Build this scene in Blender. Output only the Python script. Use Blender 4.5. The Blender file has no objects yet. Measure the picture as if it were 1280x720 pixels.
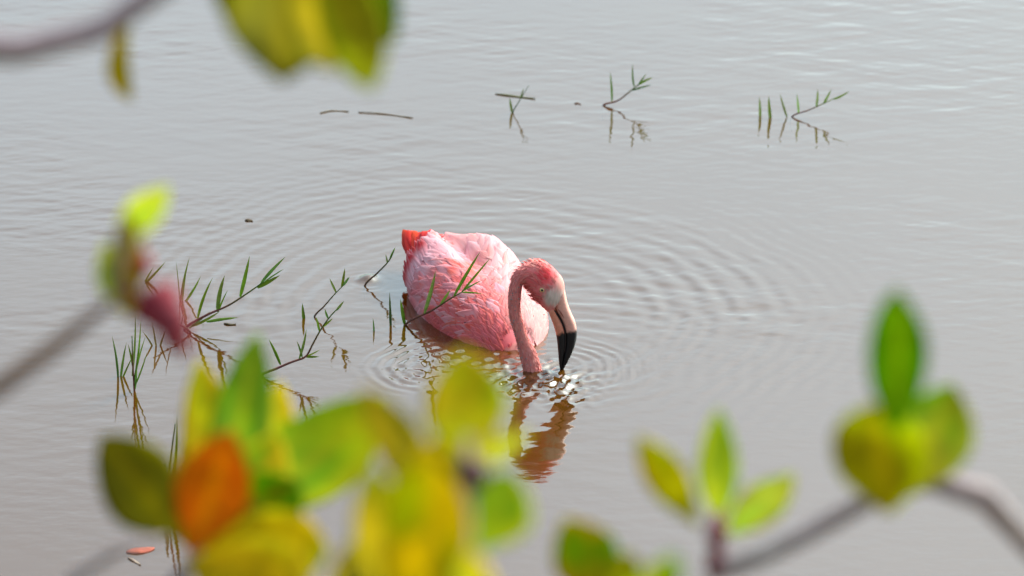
import bpy, math, random
import numpy as np
from mathutils import Vector, noise as mnoise

random.seed(7)
rng = np.random.default_rng(11)
SC = bpy.context.scene
COL = SC.collection
R = math.radians

# ------------------------------------------------------------------ camera
PITCH, DIST, WID = R(22.0), 8.0, 1.707
CAM = Vector((0, -DIST * math.cos(PITCH), DIST * math.sin(PITCH)))
FWD = Vector((0, math.cos(PITCH), -math.sin(PITCH)))
UP = Vector((0, math.sin(PITCH), math.cos(PITCH)))
RIGHT = Vector((1, 0, 0))
cd = bpy.data.cameras.new('camera')
cam = bpy.data.objects.new('camera', cd)
COL.objects.link(cam)
cam.location = CAM
cam.rotation_euler = (R(90) - PITCH, 0, 0)
cd.sensor_width = 36
cd.lens = 36 * DIST / WID
cd.clip_start = 0.05
cd.clip_end = 20000
cd.dof.use_dof = True
cd.dof.focus_distance = 7.66
cd.dof.aperture_fstop = 5.6
cd.dof.aperture_blades = 0
SC.camera = cam

# ------------------------------------------------------------------ world and sun
SUN_EL, SUN_AZ = R(44), R(52)            # azimuth clockwise from +Y
w = bpy.data.worlds.new('World')
SC.world = w
w.use_nodes = True
nt = w.node_tree
nt.nodes.clear()
wo = nt.nodes.new('ShaderNodeOutputWorld')
bg = nt.nodes.new('ShaderNodeBackground')
sky = nt.nodes.new('ShaderNodeTexSky')
sky.sky_type = 'NISHITA'
sky.sun_disc = False
sky.sun_elevation = SUN_EL
sky.sun_rotation = SUN_AZ
sky.air_density = 1.0
sky.dust_density = 5.0
hs = nt.nodes.new('ShaderNodeHueSaturation')
hs.inputs['Saturation'].default_value = 0.55
tcw = nt.nodes.new('ShaderNodeTexCoord')
mpw = nt.nodes.new('ShaderNodeMapping')
mpw.inputs['Scale'].default_value = (1.5, 1.5, 4.0)
nzw = nt.nodes.new('ShaderNodeTexNoise')
nzw.inputs['Scale'].default_value = 2.2
nzw.inputs['Detail'].default_value = 5
crw = nt.nodes.new('ShaderNodeMapRange')
crw.inputs[1].default_value = 0.3
crw.inputs[2].default_value = 0.7
crw.inputs[3].default_value = 0.86
crw.inputs[4].default_value = 1.12
mlw = nt.nodes.new('ShaderNodeMixRGB')
mlw.blend_type = 'MULTIPLY'
mlw.inputs[0].default_value = 1.0
nt.links.new(tcw.outputs['Generated'], mpw.inputs[0])
nt.links.new(mpw.outputs[0], nzw.inputs['Vector'])
nt.links.new(nzw.outputs[0], crw.inputs[0])
nt.links.new(sky.outputs[0], hs.inputs['Color'])
nt.links.new(hs.outputs[0], mlw.inputs[1])
nt.links.new(crw.outputs[0], mlw.inputs[2])
nt.links.new(mlw.outputs[0], bg.inputs[0])
bg.inputs[1].default_value = 0.15
nt.links.new(bg.outputs[0], wo.inputs[0])

sl = bpy.data.lights.new('sun', 'SUN')
sl.energy = 2.5
sl.angle = R(14)
sl.color = (1.0, 0.95, 0.87)
so = bpy.data.objects.new('sun', sl)
COL.objects.link(so)
sdir = Vector((math.sin(SUN_AZ) * math.cos(SUN_EL), math.cos(SUN_AZ) * math.cos(SUN_EL), math.sin(SUN_EL)))
so.rotation_euler = (-sdir).to_track_quat('-Z', 'Y').to_euler()
so.location = sdir * 30

SC.view_settings.view_transform = 'Standard'
SC.view_settings.look = 'None'
SC.view_settings.exposure = 0.80
SC.view_settings.gamma = 1.0
SC.view_settings.use_curve_mapping = False
SC.render.resolution_x, SC.render.resolution_y = 1024, 576

# ------------------------------------------------------------------ helpers
def ray(px, py):
    return FWD + RIGHT * ((px - 640) / 1280 * WID / DIST) + UP * ((360 - py) / 1280 * WID / DIST)
def at_z(px, py, z=0.0):
    r = ray(px, py); return CAM + r * ((z - CAM.z) / r.z)
def at_y(px, py, y):
    r = ray(px, py); return CAM + r * ((y - CAM.y) / r.y)
DS = 0.82                                       # foreground twigs stand this much closer
def at_d(px, py, d):
    return CAM + ray(px, py) * (d * DS)

def tag(o, label=None, cat=None, group=None, kind=None):
    if label: o['label'] = label
    if cat: o['category'] = cat
    if group: o['group'] = group
    if kind: o['kind'] = kind
    return o
def empty(name, loc):
    o = bpy.data.objects.new(name, None)
    o.empty_display_size = 0.05
    COL.objects.link(o); o.location = loc
    return o
class MB:
    """collects verts / faces / colours, then builds one mesh object"""
    def __init__(s): s.v = []; s.f = []; s.c = []; s.uv = []
    def add(s, verts, faces, cols=None, uvs=None):
        b = len(s.v)
        s.v += [tuple(p) for p in verts]
        s.f += [tuple(i + b for i in f) for f in faces]
        s.c += cols if cols is not None else [(1, 1, 1)] * len(verts)
        s.uv += uvs if uvs is not None else [(0, 0)] * len(verts)
    def build(s, name, mat, parent=None, loc=None, smooth=True, kind=None):
        off = Vector(loc) if loc is not None else (Vector(parent_world(parent)) if parent else Vector((0, 0, 0)))
        me = bpy.data.meshes.new(name)
        me.from_pydata([(p[0] - off.x, p[1] - off.y, p[2] - off.z) for p in s.v], [], s.f)
        a = me.attributes.new('Col', 'FLOAT_COLOR', 'POINT')
        a.data.foreach_set('color', np.array([(c[0], c[1], c[2], 1) for c in s.c], dtype=np.float32).ravel())
        a = me.attributes.new('fuv', 'FLOAT_VECTOR', 'POINT')
        a.data.foreach_set('vector', np.array([(u[0], u[1], 0) for u in s.uv], dtype=np.float32).ravel())
        me.polygons.foreach_set('use_smooth', [smooth] * len(me.polygons))
        me.materials.append(mat)
        me.update()
        o = bpy.data.objects.new(name, me)
        COL.objects.link(o)
        if parent is not None:
            o.parent = parent
        else:
            o.location = off
        if kind: o['kind'] = kind
        return o
def parent_world(p):
    l = Vector(p.location)
    while p.parent is not None:
        p = p.parent; l = l + Vector(p.location)
    return l

def crom(ts, vals, t):
    """Catmull-Rom through (ts, vals) at t (arrays of numbers)"""
    ts = list(ts)
    n = len(ts)
    if t <= ts[0]:
        return [a + (b - a) * (t - ts[0]) / (ts[1] - ts[0]) for a, b in zip(vals[0], vals[1])]
    if t >= ts[-1]:
        return list(vals[-1])
    i = max(k for k in range(n - 1) if ts[k] <= t)
    h = ts[i + 1] - ts[i]; x = (t - ts[i]) / h
    out = []
    for d in range(len(vals[0])):
        p1, p2 = vals[i][d], vals[i + 1][d]
        m1 = (p2 - vals[i - 1][d]) / (ts[i + 1] - ts[i - 1]) if i > 0 else (p2 - p1) / h
        m2 = (vals[i + 2][d] - p1) / (ts[i + 2] - ts[i]) if i + 2 < n else (p2 - p1) / h
        x2, x3 = x * x, x * x * x
        out.append((2*x3 - 3*x2 + 1) * p1 + (x3 - 2*x2 + x) * h * m1 + (-2*x3 + 3*x2) * p2 + (x3 - x2) * h * m2)
    return out
def resample(pts, n):
    ts = [0]
    for a, b in zip(pts, pts[1:]):
        ts.append(ts[-1] + max(1e-6, (Vector(b[:3]) - Vector(a[:3])).length))
    return [crom(ts, pts, ts[-1] * i / (n - 1)) for i in range(n)]
def tube(mb, pts, n=8, seg=None, cols=None):
    """pts: (x, y, z, r) polyline, smooth tapered tube with closed ends"""
    if seg: pts = resample([tuple(p) for p in pts], seg)
    P = [Vector(p[:3]) for p in pts]; rad = [max(1e-5, p[3]) for p in pts]
    verts = []; faces = []; vc = []
    side = None
    for i, p in enumerate(P):
        t = (P[min(i + 1, len(P) - 1)] - P[max(i - 1, 0)]).normalized()
        if side is None:
            side = t.orthogonal().normalized()
        else:
            side = (side - t * side.dot(t)).normalized()
        up = t.cross(side)
        for k in range(n):
            a = 2 * math.pi * k / n
            verts.append(p + (side * math.cos(a) + up * math.sin(a)) * rad[i])
            if cols: vc.append(cols(i / (len(P) - 1)))
    for i in range(len(P) - 1):
        for k in range(n):
            faces.append((i*n + k, i*n + (k+1) % n, (i+1)*n + (k+1) % n, (i+1)*n + k))
    faces.append(tuple(range(n))[::-1])
    faces.append(tuple((len(P)-1)*n + k for k in range(n)))
    mb.add(verts, faces, vc if cols else None)

def lerp(a, b, t): return tuple(x + (y - x) * t for x, y in zip(a, b))
def sstep(a, b, x):
    t = min(1, max(0, (x - a) / (b - a))); return t * t * (3 - 2 * t)

# ------------------------------------------------------------------ materials
def mat(name):
    m = bpy.data.materials.new(name); m.use_nodes = True
    return m, m.node_tree, m.node_tree.nodes['Principled BSDF'], m.node_tree.nodes['Material Output']
def N(t, typ, **kw):
    n = t.nodes.new(typ)
    for k, v in kw.items():
        if k in n.inputs: n.inputs[k].default_value = v
        else: setattr(n, k, v)
    return n
def L(t, a, b): t.links.new(a, b)

def plumage_material(name, streak=60.0, amount=0.35, transl=0.2, bump=0.3):
    m, t, p, o = mat(name)
    at = N(t, 'ShaderNodeAttribute', attribute_name='Col')
    uv = N(t, 'ShaderNodeAttribute', attribute_name='fuv')
    mp = N(t, 'ShaderNodeMapping'); mp.inputs['Scale'].default_value = (streak, 1.6, 1)
    nz = N(t, 'ShaderNodeTexNoise', Scale=1.0, Detail=3.0)
    L(t, uv.outputs['Vector'], mp.inputs[0]); L(t, mp.outputs[0], nz.inputs['Vector'])
    mr = N(t, 'ShaderNodeMapRange'); mr.inputs[1].default_value = 0.3; mr.inputs[2].default_value = 0.7
    mr.inputs[3].default_value = 1 - amount; mr.inputs[4].default_value = 1 + amount * 0.25
    L(t, nz.outputs[0], mr.inputs[0])
    mx = N(t, 'ShaderNodeMixRGB', blend_type='MULTIPLY'); mx.inputs[0].default_value = 1
    cmb = N(t, 'ShaderNodeCombineColor')
    pw = N(t, 'ShaderNodeMath', operation='POWER'); pw.inputs[1].default_value = 0.25
    L(t, mr.outputs[0], pw.inputs[0])
    L(t, pw.outputs[0], cmb.inputs[0]); L(t, mr.outputs[0], cmb.inputs[1]); L(t, mr.outputs[0], cmb.inputs[2])
    L(t, at.outputs['Color'], mx.inputs[1]); L(t, cmb.outputs[0], mx.inputs[2])
    L(t, mx.outputs[0], p.inputs['Base Color'])
    p.inputs['Roughness'].default_value = 0.75
    p.inputs['Specular IOR Level'].default_value = 0.25
    bp = N(t, 'ShaderNodeBump', Strength=bump, Distance=0.0012)
    L(t, nz.outputs[0], bp.inputs['Height']); L(t, bp.outputs[0], p.inputs['Normal'])
    if transl:
        tr = N(t, 'ShaderNodeBsdfTranslucent'); L(t, mx.outputs[0], tr.inputs[0])
        ms = N(t, 'ShaderNodeMixShader'); ms.inputs[0].default_value = transl
        L(t, p.outputs[0], ms.inputs[1]); L(t, tr.outputs[0], ms.inputs[2]); L(t, ms.outputs[0], o.inputs[0])
    return m
M_FEATHER = plumage_material('feather', 11, 0.26)
M_SKIN = plumage_material('short_plumage', 3, 0.15, 0.0, 0.15)

def attr_material(name, rough, spec=0.5, noise_amt=0.0, noise_scale=200, coat=0.0):
    m, t, p, o = mat(name)
    at = N(t, 'ShaderNodeAttribute', attribute_name='Col')
    tc = N(t, 'ShaderNodeTexCoord')
    nz = N(t, 'ShaderNodeTexNoise', Scale=noise_scale, Detail=4.0)
    L(t, tc.outputs['Object'], nz.inputs['Vector'])
    mr = N(t, 'ShaderNodeMapRange'); mr.inputs[1].default_value = 0.3; mr.inputs[2].default_value = 0.7
    mr.inputs[3].default_value = 1 - noise_amt; mr.inputs[4].default_value = 1 + noise_amt
    L(t, nz.outputs[0], mr.inputs[0])
    mx = N(t, 'ShaderNodeMixRGB', blend_type='MULTIPLY'); mx.inputs[0].default_value = 1
    L(t, at.outputs['Color'], mx.inputs[1]); L(t, mr.outputs[0], mx.inputs[2])
    L(t, mx.outputs[0], p.inputs['Base Color'])
    p.inputs['Roughness'].default_value = rough
    p.inputs['Specular IOR Level'].default_value = spec
    p.inputs['Coat Weight'].default_value = coat
    return m
M_BILL = attr_material('bill_horn', 0.45, 0.28, 0.10, 260)
M_EYE = attr_material('eye', 0.12, 0.6)
M_STEM = attr_material('stem_bark', 0.75, 0.3, 0.25, 120)

def leaf_material(name, transl, rough, scale, spots=True):
    m, t, p, o = mat(name)
    at = N(t, 'ShaderNodeAttribute', attribute_name='Col')
    tc = N(t, 'ShaderNodeTexCoord')
    nz = N(t, 'ShaderNodeTexNoise', Scale=scale, Detail=4.0)
    L(t, tc.outputs['Object'], nz.inputs['Vector'])
    mr = N(t, 'ShaderNodeMapRange'); mr.inputs[1].default_value = 0.35; mr.inputs[2].default_value = 0.65
    mr.inputs[3].default_value = 0.82; mr.inputs[4].default_value = 1.15
    L(t, nz.outputs[0], mr.inputs[0])
    mx = N(t, 'ShaderNodeMixRGB', blend_type='MULTIPLY'); mx.inputs[0].default_value = 1
    L(t, at.outputs['Color'], mx.inputs[1]); L(t, mr.outputs[0], mx.inputs[2])
    L(t, mx.outputs[0], p.inputs['Base Color'])
    p.inputs['Roughness'].default_value = rough
    p.inputs['Specular IOR Level'].default_value = 0.06
    tr = N(t, 'ShaderNodeBsdfTranslucent'); L(t, mx.outputs[0], tr.inputs[0])
    ms = N(t, 'ShaderNodeMixShader'); ms.inputs[0].default_value = transl
    L(t, p.outputs[0], ms.inputs[1]); L(t, tr.outputs[0], ms.inputs[2]); L(t, ms.outputs[0], o.inputs[0])
    return m
M_LEAF = leaf_material('mangrove_leaf', 0.58, 0.6, 45)
M_GRASS = leaf_material('grass_blade', 0.3, 0.5, 90)

def droplet_material():
    m, t, p, o = mat('water_droplet')
    p.inputs['Base Color'].default_value = (0.95, 0.9, 0.88, 1)
    p.inputs['Roughness'].default_value = 0.05
    p.inputs['Transmission Weight'].default_value = 0.6
    p.inputs['IOR'].default_value = 1.33
    return m
M_DROP = droplet_material()

def water_material():
    m, t, p, o = mat('murky_water')
    t.nodes.remove(p)
    tc = N(t, 'ShaderNodeTexCoord')
    mp = N(t, 'ShaderNodeMapping'); mp.inputs['Scale'].default_value = (0.55, 1.0, 1); mp.inputs['Rotation'].default_value = (0, 0, R(8))
    nz = N(t, 'ShaderNodeTexNoise', Scale=38.0, Detail=4.0, Roughness=0.5)
    L(t, tc.outputs['Object'], mp.inputs[0]); L(t, mp.outputs[0], nz.inputs['Vector'])
    # patches where the breeze touches the surface
    n2 = N(t, 'ShaderNodeTexNoise', Scale=2.1, Detail=2.0)
    L(t, tc.outputs['Object'], n2.inputs['Vector'])
    mr = N(t, 'ShaderNodeMapRange'); mr.inputs[1].default_value = 0.35; mr.inputs[2].default_value = 0.65
    mr.inputs[3].default_value = 0.25; mr.inputs[4].default_value = 1.0
    L(t, n2.outputs[0], mr.inputs[0])
    mu = N(t, 'ShaderNodeMath', operation='MULTIPLY')
    L(t, nz.outputs[0], mu.inputs[0]); L(t, mr.outputs[0], mu.inputs[1])
    bp = N(t, 'ShaderNodeBump', Strength=0.34, Distance=0.0022)
    L(t, mu.outputs[0], bp.inputs['Height'])
    fr = N(t, 'ShaderNodeFresnel', IOR=1.33); L(t, bp.outputs[0], fr.inputs['Normal'])
    mm = N(t, 'ShaderNodeMath', operation='MULTIPLY_ADD', use_clamp=True); mm.inputs[1].default_value = 1.95; mm.inputs[2].default_value = 0.145
    L(t, fr.outputs[0], mm.inputs[0])
    mn = N(t, 'ShaderNodeMath', operation='MINIMUM'); mn.inputs[1].default_value = 0.9
    L(t, mm.outputs[0], mn.inputs[0])
    gl = N(t, 'ShaderNodeBsdfGlossy', Roughness=0.04); L(t, bp.outputs[0], gl.inputs['Normal'])
    gl.inputs[0].default_value = (0.785, 0.93, 0.93, 1)
    # silt-laden water body
    df = N(t, 'ShaderNodeBsdfDiffuse'); 
    n3 = N(t, 'ShaderNodeTexNoise', Scale=3.0, Detail=3.0); L(t, tc.outputs['Object'], n3.inputs['Vector'])
    mc = N(t, 'ShaderNodeMixRGB'); mc.inputs[1].default_value = (0.112, 0.044, 0.001, 1); mc.inputs[2].default_value = (0.130, 0.054, 0.003, 1)
    L(t, n3.outputs[0], mc.inputs[0]); L(t, mc.outputs[0], df.inputs[0])
    tr = N(t, 'ShaderNodeBsdfTransparent'); tr.inputs[0].default_value = (0.9, 0.7, 0.45, 1)
    m1 = N(t, 'ShaderNodeMixShader'); m1.inputs[0].default_value = 0.35
    L(t, df.outputs[0], m1.inputs[1]); L(t, tr.outputs[0], m1.inputs[2])
    m2 = N(t, 'ShaderNodeMixShader')
    L(t, mn.outputs[0], m2.inputs[0]); L(t, m1.outputs[0], m2.inputs[1]); L(t, gl.outputs[0], m2.inputs[2])
    L(t, m2.outputs[0], o.inputs[0])
    return m
M_WATER = water_material()

def mud_material(name, c1, c2, scale):
    m, t, p, o = mat(name)
    tc = N(t, 'ShaderNodeTexCoord')
    nz = N(t, 'ShaderNodeTexNoise', Scale=scale, Detail=6.0)
    L(t, tc.outputs['Object'], nz.inputs['Vector'])
    mc = N(t, 'ShaderNodeMixRGB'); mc.inputs[1].default_value = (*c1, 1); mc.inputs[2].default_value = (*c2, 1)
    L(t, nz.outputs[0], mc.inputs[0]); L(t, mc.outputs[0], p.inputs['Base Color'])
    p.inputs['Roughness'].default_value = 0.8
    bp = N(t, 'ShaderNodeBump', Strength=0.5, Distance=0.03); L(t, nz.outputs[0], bp.inputs['Height']); L(t, bp.outputs[0], p.inputs['Normal'])
    return m
M_BED = mud_material('lake_mud', (0.09, 0.045, 0.008), (0.13, 0.065, 0.015), 4)
M_BANK = mud_material('bank_mud', (0.10, 0.07, 0.04), (0.19, 0.14, 0.085), 3)

# ------------------------------------------------------------------ water
BODY_C = at_z(592, 381)                       # middle of the floating bird
NECK_E = at_z(664, 462)                       # where its neck goes under
def grow(a, b, step, far):
    core = list(np.arange(a, b + step / 2, step))
    lo, hi = [], []
    d, x = step, core[0]
    while x > -far: d *= 1.22; x -= d; lo.append(x)
    d, x = step, core[-1]
    while x < far: d *= 1.22; x += d; hi.append(x)
    return np.array(lo[::-1] + core + hi)
def wave_height(X, Y):
    h = np.zeros_like(X)
    # patchiness
    patch = np.zeros_like(X)
    for i in range(14):
        k = 2 * math.pi / rng.uniform(0.35, 1.1); a = rng.uniform(0, math.pi)
        patch += np.sin(k * (X * math.cos(a) * 0.6 + Y * math.sin(a)) + rng.uniform(0, 6.28))
    patch = 0.5 + 0.5 * np.tanh(patch / 2.6)
    calm = 0.12 + 0.88 / (1 + np.exp(-(Y + 0.55 + 0.2 * X) * 7))          # calmer towards the bank
    calm *= 0.55 + 0.45 / (1 + np.exp(-(X + 0.12) * 6))                    # calmer beside the grass
    wind = np.zeros_like(X)
    for i in range(80):
        lam = math.exp(rng.uniform(math.log(0.017), math.log(0.15)))
        a = R(90) + rng.normal(0.16, 0.42)
        k = 2 * math.pi / lam
        sl_ = 0.0052 * (1.0 if lam < .06 else .62)
        wind += sl_ / k * np.sin(k * (X * math.cos(a) + Y * math.sin(a)) + rng.uniform(0, 6.28))
    h += wind * calm * (0.15 + 1.05 * patch)
    def rings(cx, cy, lam, r0, r1, slope, ph, arc=None, chirp=0.0, wob=0.15):
        dx, dy = X - cx, Y - cy
        r = np.sqrt(dx * dx + dy * dy) + 1e-6
        th = np.arctan2(dy, dx)
        rr = r * (1 + 0.03 * np.sin(3 * th + ph) + 0.016 * np.sin(7 * th + 2 * ph) + .008 * np.sin(17 * th + ph))
        env = np.clip((r - r0) / (0.25 * (r1 - r0)), 0, 1) * np.clip((r1 - r) / (0.55 * (r1 - r0)), 0, 1)
        env = env * env * (3 - 2 * env)
        ang = 0.55 + 0.30 * np.sin(2 * th + ph * 1.7) + 0.25 * np.sin(5 * th + ph)
        if arc is not None:
            d = np.abs((th - arc[0] + math.pi) % (2 * math.pi) - math.pi)
            ang = ang * np.clip((arc[1] - d) / 0.5, 0, 1)
        ang = np.clip(ang, 0, 1.1)
        l = lam * (1 + chirp * r)
        return slope * lam / (2 * math.pi) * env * ang * np.sin(2 * math.pi * rr / l + ph)
    bx, by = BODY_C.x, BODY_C.y
    h += rings(bx + .02, by - .02, 0.047, 0.17, 0.62, 0.075, 0.3, (R(60), R(150)))
    h += rings(bx + .01, by - .01, 0.030, 0.22, 0.80, 0.050, 5.1, (R(75), R(130)))
    h += rings(bx + .05, by - .05, 0.026, 0.16, 0.50, 0.050, 1.9, (R(20), R(120)))
    h += rings(NECK_E.x + .02, NECK_E.y, 0.036, 0.05, 0.60, 0.055, 2.7, (R(25), R(90)))
    h += rings(NECK_E.x + .02, NECK_E.y, 0.013, 0.045, 0.20, 0.16, 0.9)
    h += rings(NECK_E.x + .03, NECK_E.y + .01, 0.020, 0.03, 0.17, 0.20, 4.1)
    p = at_z(519, 458)
    h += rings(p.x + .05, p.y - .0, 0.021, 0.035, 0.16, 0.36, 1.2, (R(195), R(125)))
    h += rings(p.x, p.y, 0.012, 0.0, 0.075, 0.20, 0.2)
    for q, lam, r1, s in ((at_z(792, 447), .011, .07, .10), (at_z(491, 405), .012, .06, .06), (at_z(458, 352), .016, .07, .10), (at_z(508, 408), .012, .07, .06),
                          (at_z(232, 412), .02, .12, .03), (at_z(330, 468), .02, .1, .03), (at_z(394, 395), .015, .08, .04)):
        h += rings(q.x, q.y, lam, 0.0, r1, s, rng.uniform(0, 6))
    # choppy, dripping patch round neck and bill
    chop = np.zeros_like(X)
    for i in range(46):
        lam = math.exp(rng.uniform(math.log(0.0125), math.log(0.036))); a = rng.uniform(0, 2 * math.pi); k = 2 * math.pi / lam
        chop += 0.105 / k * np.sin(k * (X * math.cos(a) + Y * math.sin(a)) + rng.uniform(0, 6.28))
    c1 = at_z(655, 472); c2 = at_z(690, 478); c3 = at_z(590, 452); c4 = at_z(705, 492)
    e = 0.95 * np.exp(-(((X - c1.x) / .075) ** 2 + ((Y - c1.y) / .085) ** 2) ** 1.5)
    e = np.maximum(e, 1.45 * np.exp(-(((X - c2.x) / .05) ** 2 + ((Y - c2.y) / .06) ** 2)))
    e = np.maximum(e, 0.42 * np.exp(-(((X - c3.x) / .09) ** 2 + ((Y - c3.y) / .10) ** 2) ** 1.5))
    e = np.maximum(e, 0.6 * np.exp(-(((X - c4.x) / .045) ** 2 + ((Y - c4.y) / .05) ** 2)))
    c5 = at_z(535, 462); e = np.maximum(e, 0.28 * np.exp(-(((X - c5.x) / .06) ** 2 + ((Y - c5.y) / .08) ** 2) ** 1.5))
    h += chop * e
    # blobs of water thrown up by the bill
    for px_, py_, hh, rad in ((684, 466, .005, .007), (689, 477, .006, .012), (703, 472, .006, .008), (697, 484, .003, .008), (676, 481, .003, .008), (712, 482, .003, .008), (461, 349, .007, .014)):
        q = at_z(px_, py_)
        h += hh * np.exp(-(((X - q.x) / rad) ** 2 + ((Y - q.y) / rad) ** 2) ** 1.15)
    return h
def make_water():
    xs = grow(-1.15, 1.15, 0.0043, 2500)
    ys = grow(-1.25, 1.65, 0.0043, 2500)
    X, Y = np.meshgrid(xs, ys)
    fx = np.clip((1.6 - np.abs(X)) / .5, 0, 1); fy = np.clip((Y + 1.7) / .5, 0, 1) * np.clip((2.3 - Y) / .7, 0, 1)
    Z = wave_height(np.clip(X, -4, 4), np.clip(Y, -4, 4)) * fx * fy
    nx, ny = len(xs), len(ys)
    co = np.stack([X, Y, Z], -1).reshape(-1, 3).astype(np.float32)
    i = np.arange(ny - 1)[:, None] * nx + np.arange(nx - 1)[None, :]
    quads = np.stack([i, i + 1, i + nx + 1, i + nx], -1).reshape(-1, 4).astype(np.int32)
    me = bpy.data.meshes.new('water')
    me.vertices.add(len(co)); me.vertices.foreach_set('co', co.ravel())
    me.loops.add(quads.size); me.loops.foreach_set('vertex_index', quads.ravel())
    me.polygons.add(len(quads)); me.polygons.foreach_set('loop_start', np.arange(0, quads.size, 4, dtype=np.int32))
    me.polygons.foreach_set('use_smooth', np.ones(len(quads), dtype=bool))
    me.update(); me.validate()
    me.materials.append(M_WATER)
    o = bpy.data.objects.new('water', me); COL.objects.link(o)
    tag(o, 'murky grey-brown rippling water of the lagoon', 'water', kind='structure')
make_water()

def make_ground():
    mb = MB(); s = 3000
    mb.add([(-s, -s, -.4), (s, -s, -.4), (s, s, -.4), (-s, s, -.4)], [(0, 1, 2, 3)])
    tag(mb.build('lake_bed', M_BED, loc=(0, 0, 0)), 'brown mud lying under the shallow murky water', 'mud', kind='structure')
    xs = np.linspace(-14, 14, 57); ys = np.concatenate([np.linspace(-2.3, -7, 24), np.linspace(-7.5, -30, 12)])
    mb = MB(); v = []
    for y in ys:
        for x in xs:
            e = sstep(-2.3, -6.5, y) if False else min(1, max(0, (-2.3 - y) / 4.2))
            z = -0.38 + 1.5 * e * e * (3 - 2 * e) + 0.10 * mnoise.noise(Vector((x * .7, y * .7, 0))) * e + .03 * mnoise.noise(Vector((x * 3, y * 3, 2)))
            v.append((x, y, z))
    n = len(xs)
    f = [(j*n + i, (j+1)*n + i, (j+1)*n + i + 1, j*n + i + 1) for j in range(len(ys) - 1) for i in range(n - 1)]
    mb.add(v, f)
    tag(mb.build('muddy_bank', M_BANK, loc=(0, 0, 0)), 'sloping brown mud bank where the mangroves root', 'bank', kind='structure')
make_ground()

# ------------------------------------------------------------------ flamingo
HEAD = R(22)                                   # heading: towards the camera and to the right
U = Vector((math.sin(HEAD), -math.cos(HEAD), 0)); V = Vector((math.cos(HEAD), math.sin(HEAD), 0)); Zv = Vector((0, 0, 1))
YH = NECK_E.y
ROOT = Vector((BODY_C.x, BODY_C.y, 0))
#            s      w      ztop   zbot   zmid
BODY = [(-.165, .026, .074, .040, .058), (-.140, .051, .082, .010, .050), (-.110, .073, .086, -.030, .033), (-.060, .089, .089, -.055, .020),
        (0.0, .096, .087, -.075, .010), (.055, .094, .082, -.085, .005), (.105, .085, .072, -.085, .002), (.145, .071, .056, -.080, -.006),
        (.175, .054, .036, -.074, -.015), (.198, .038, .012, -.066, -.028)]
BS = [b[0] for b in BODY]; BV = [b[1:] for b in BODY]
def body_p(s, ph):
    """ph: angle round the body, 0 = +V side, 90 deg = top"""
    w_, zt, zb, zm = crom(BS, BV, s)
    w_ = max(w_, .002)
    c, n = math.cos(ph), math.sin(ph)
    e = 0.90
    x = w_ * math.copysign(abs(c) ** e, c)
    z = zm + ((zt - zm) if n > 0 else (zm - zb)) * math.copysign(abs(n) ** e, n)
    # cleft between the folded wings
    if n > 0:
        d = 1 - sstep(-.01, .10, s)
        z -= .016 * d * math.exp(-((c + .05) / .16) ** 2)
        z += .004 * d * math.exp(-((c + .45) / .22) ** 2)
        z += .016 * math.exp(-((s + .03) / .06) ** 2) * math.exp(-((c - .55) / .30) ** 2) - .018 * (1 - sstep(-.15, -.07, s)) * sstep(-.1, .5, c)     # the far wing rides higher
    return ROOT + U * s + V * x + Zv * z
def body_n(s, ph):
    a = body_p(s + .002, ph) - body_p(s - .002, ph); b = body_p(s, ph + .02) - body_p(s, ph - .02)
    n = a.cross(b)
    if n.length < 1e-12: return Zv
    n.normalize()
    c = ROOT + U * s + Zv * .03
    return n if n.dot(body_p(s, ph) - c) > 0 else -n

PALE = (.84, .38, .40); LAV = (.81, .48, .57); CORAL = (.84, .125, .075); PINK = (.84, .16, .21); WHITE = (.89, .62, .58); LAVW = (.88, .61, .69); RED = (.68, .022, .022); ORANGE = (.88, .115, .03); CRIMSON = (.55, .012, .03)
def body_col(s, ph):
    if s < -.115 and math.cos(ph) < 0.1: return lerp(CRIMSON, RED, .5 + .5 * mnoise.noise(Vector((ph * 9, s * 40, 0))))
    return lerp(lerp(PINK, CORAL, .3), PALE, sstep(-.6, .6, math.cos(ph)) * .8 + .2 * max(0, math.sin(ph)))  # pink plumage, with sunlight on right side and top painted in as paler colour

flamingo = empty('flamingo', ROOT)
tag(flamingo, 'pink flamingo floating on the water, neck curved and black bill tip dipped', 'flamingo')

NR = 40
def head_pt(px, py): return at_y(px, py, YH)
# neck and head sections: (outer / crown edge px), (inner / throat edge px), half thickness across
PAIRS = [((654.5, 466), (675, 460), .0125), ((649.5, 442), (667.5, 436), .0118), ((644, 422), (659, 417.5), .0103), ((639, 406), (654, 401), .0100),
         ((635.6, 391), (650.5, 388), .0100), ((635, 374), (650.5, 373), .0102), ((637.5, 356), (653, 361), .0105), ((644, 340), (655.5, 354), .0115),
         ((657, 328.8), (657.8, 354), .0145), ((671, 325.2), (660.5, 361), .0185), ((685, 329.8), (666.5, 371), .0208), ((697, 340), (673, 378.5), .0205),
         ((704, 351), (680, 385), .0180), ((706, 363), (687, 391), .0145)]
secs = []
def body_ring_params(s):
    w_, zt, zb, zm = crom(BS, BV, s)
    return w_, zt, zb, zm
rings_v = []; ring_c = []
for i in range(44):
    s = -.164 + (.198 + .164) * i / 43
    ring = []; cc = []
    for k in range(NR):
        ph = 2 * math.pi * k / NR
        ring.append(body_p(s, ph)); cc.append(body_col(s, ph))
    rings_v.append(ring); ring_c.append(cc)
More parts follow.
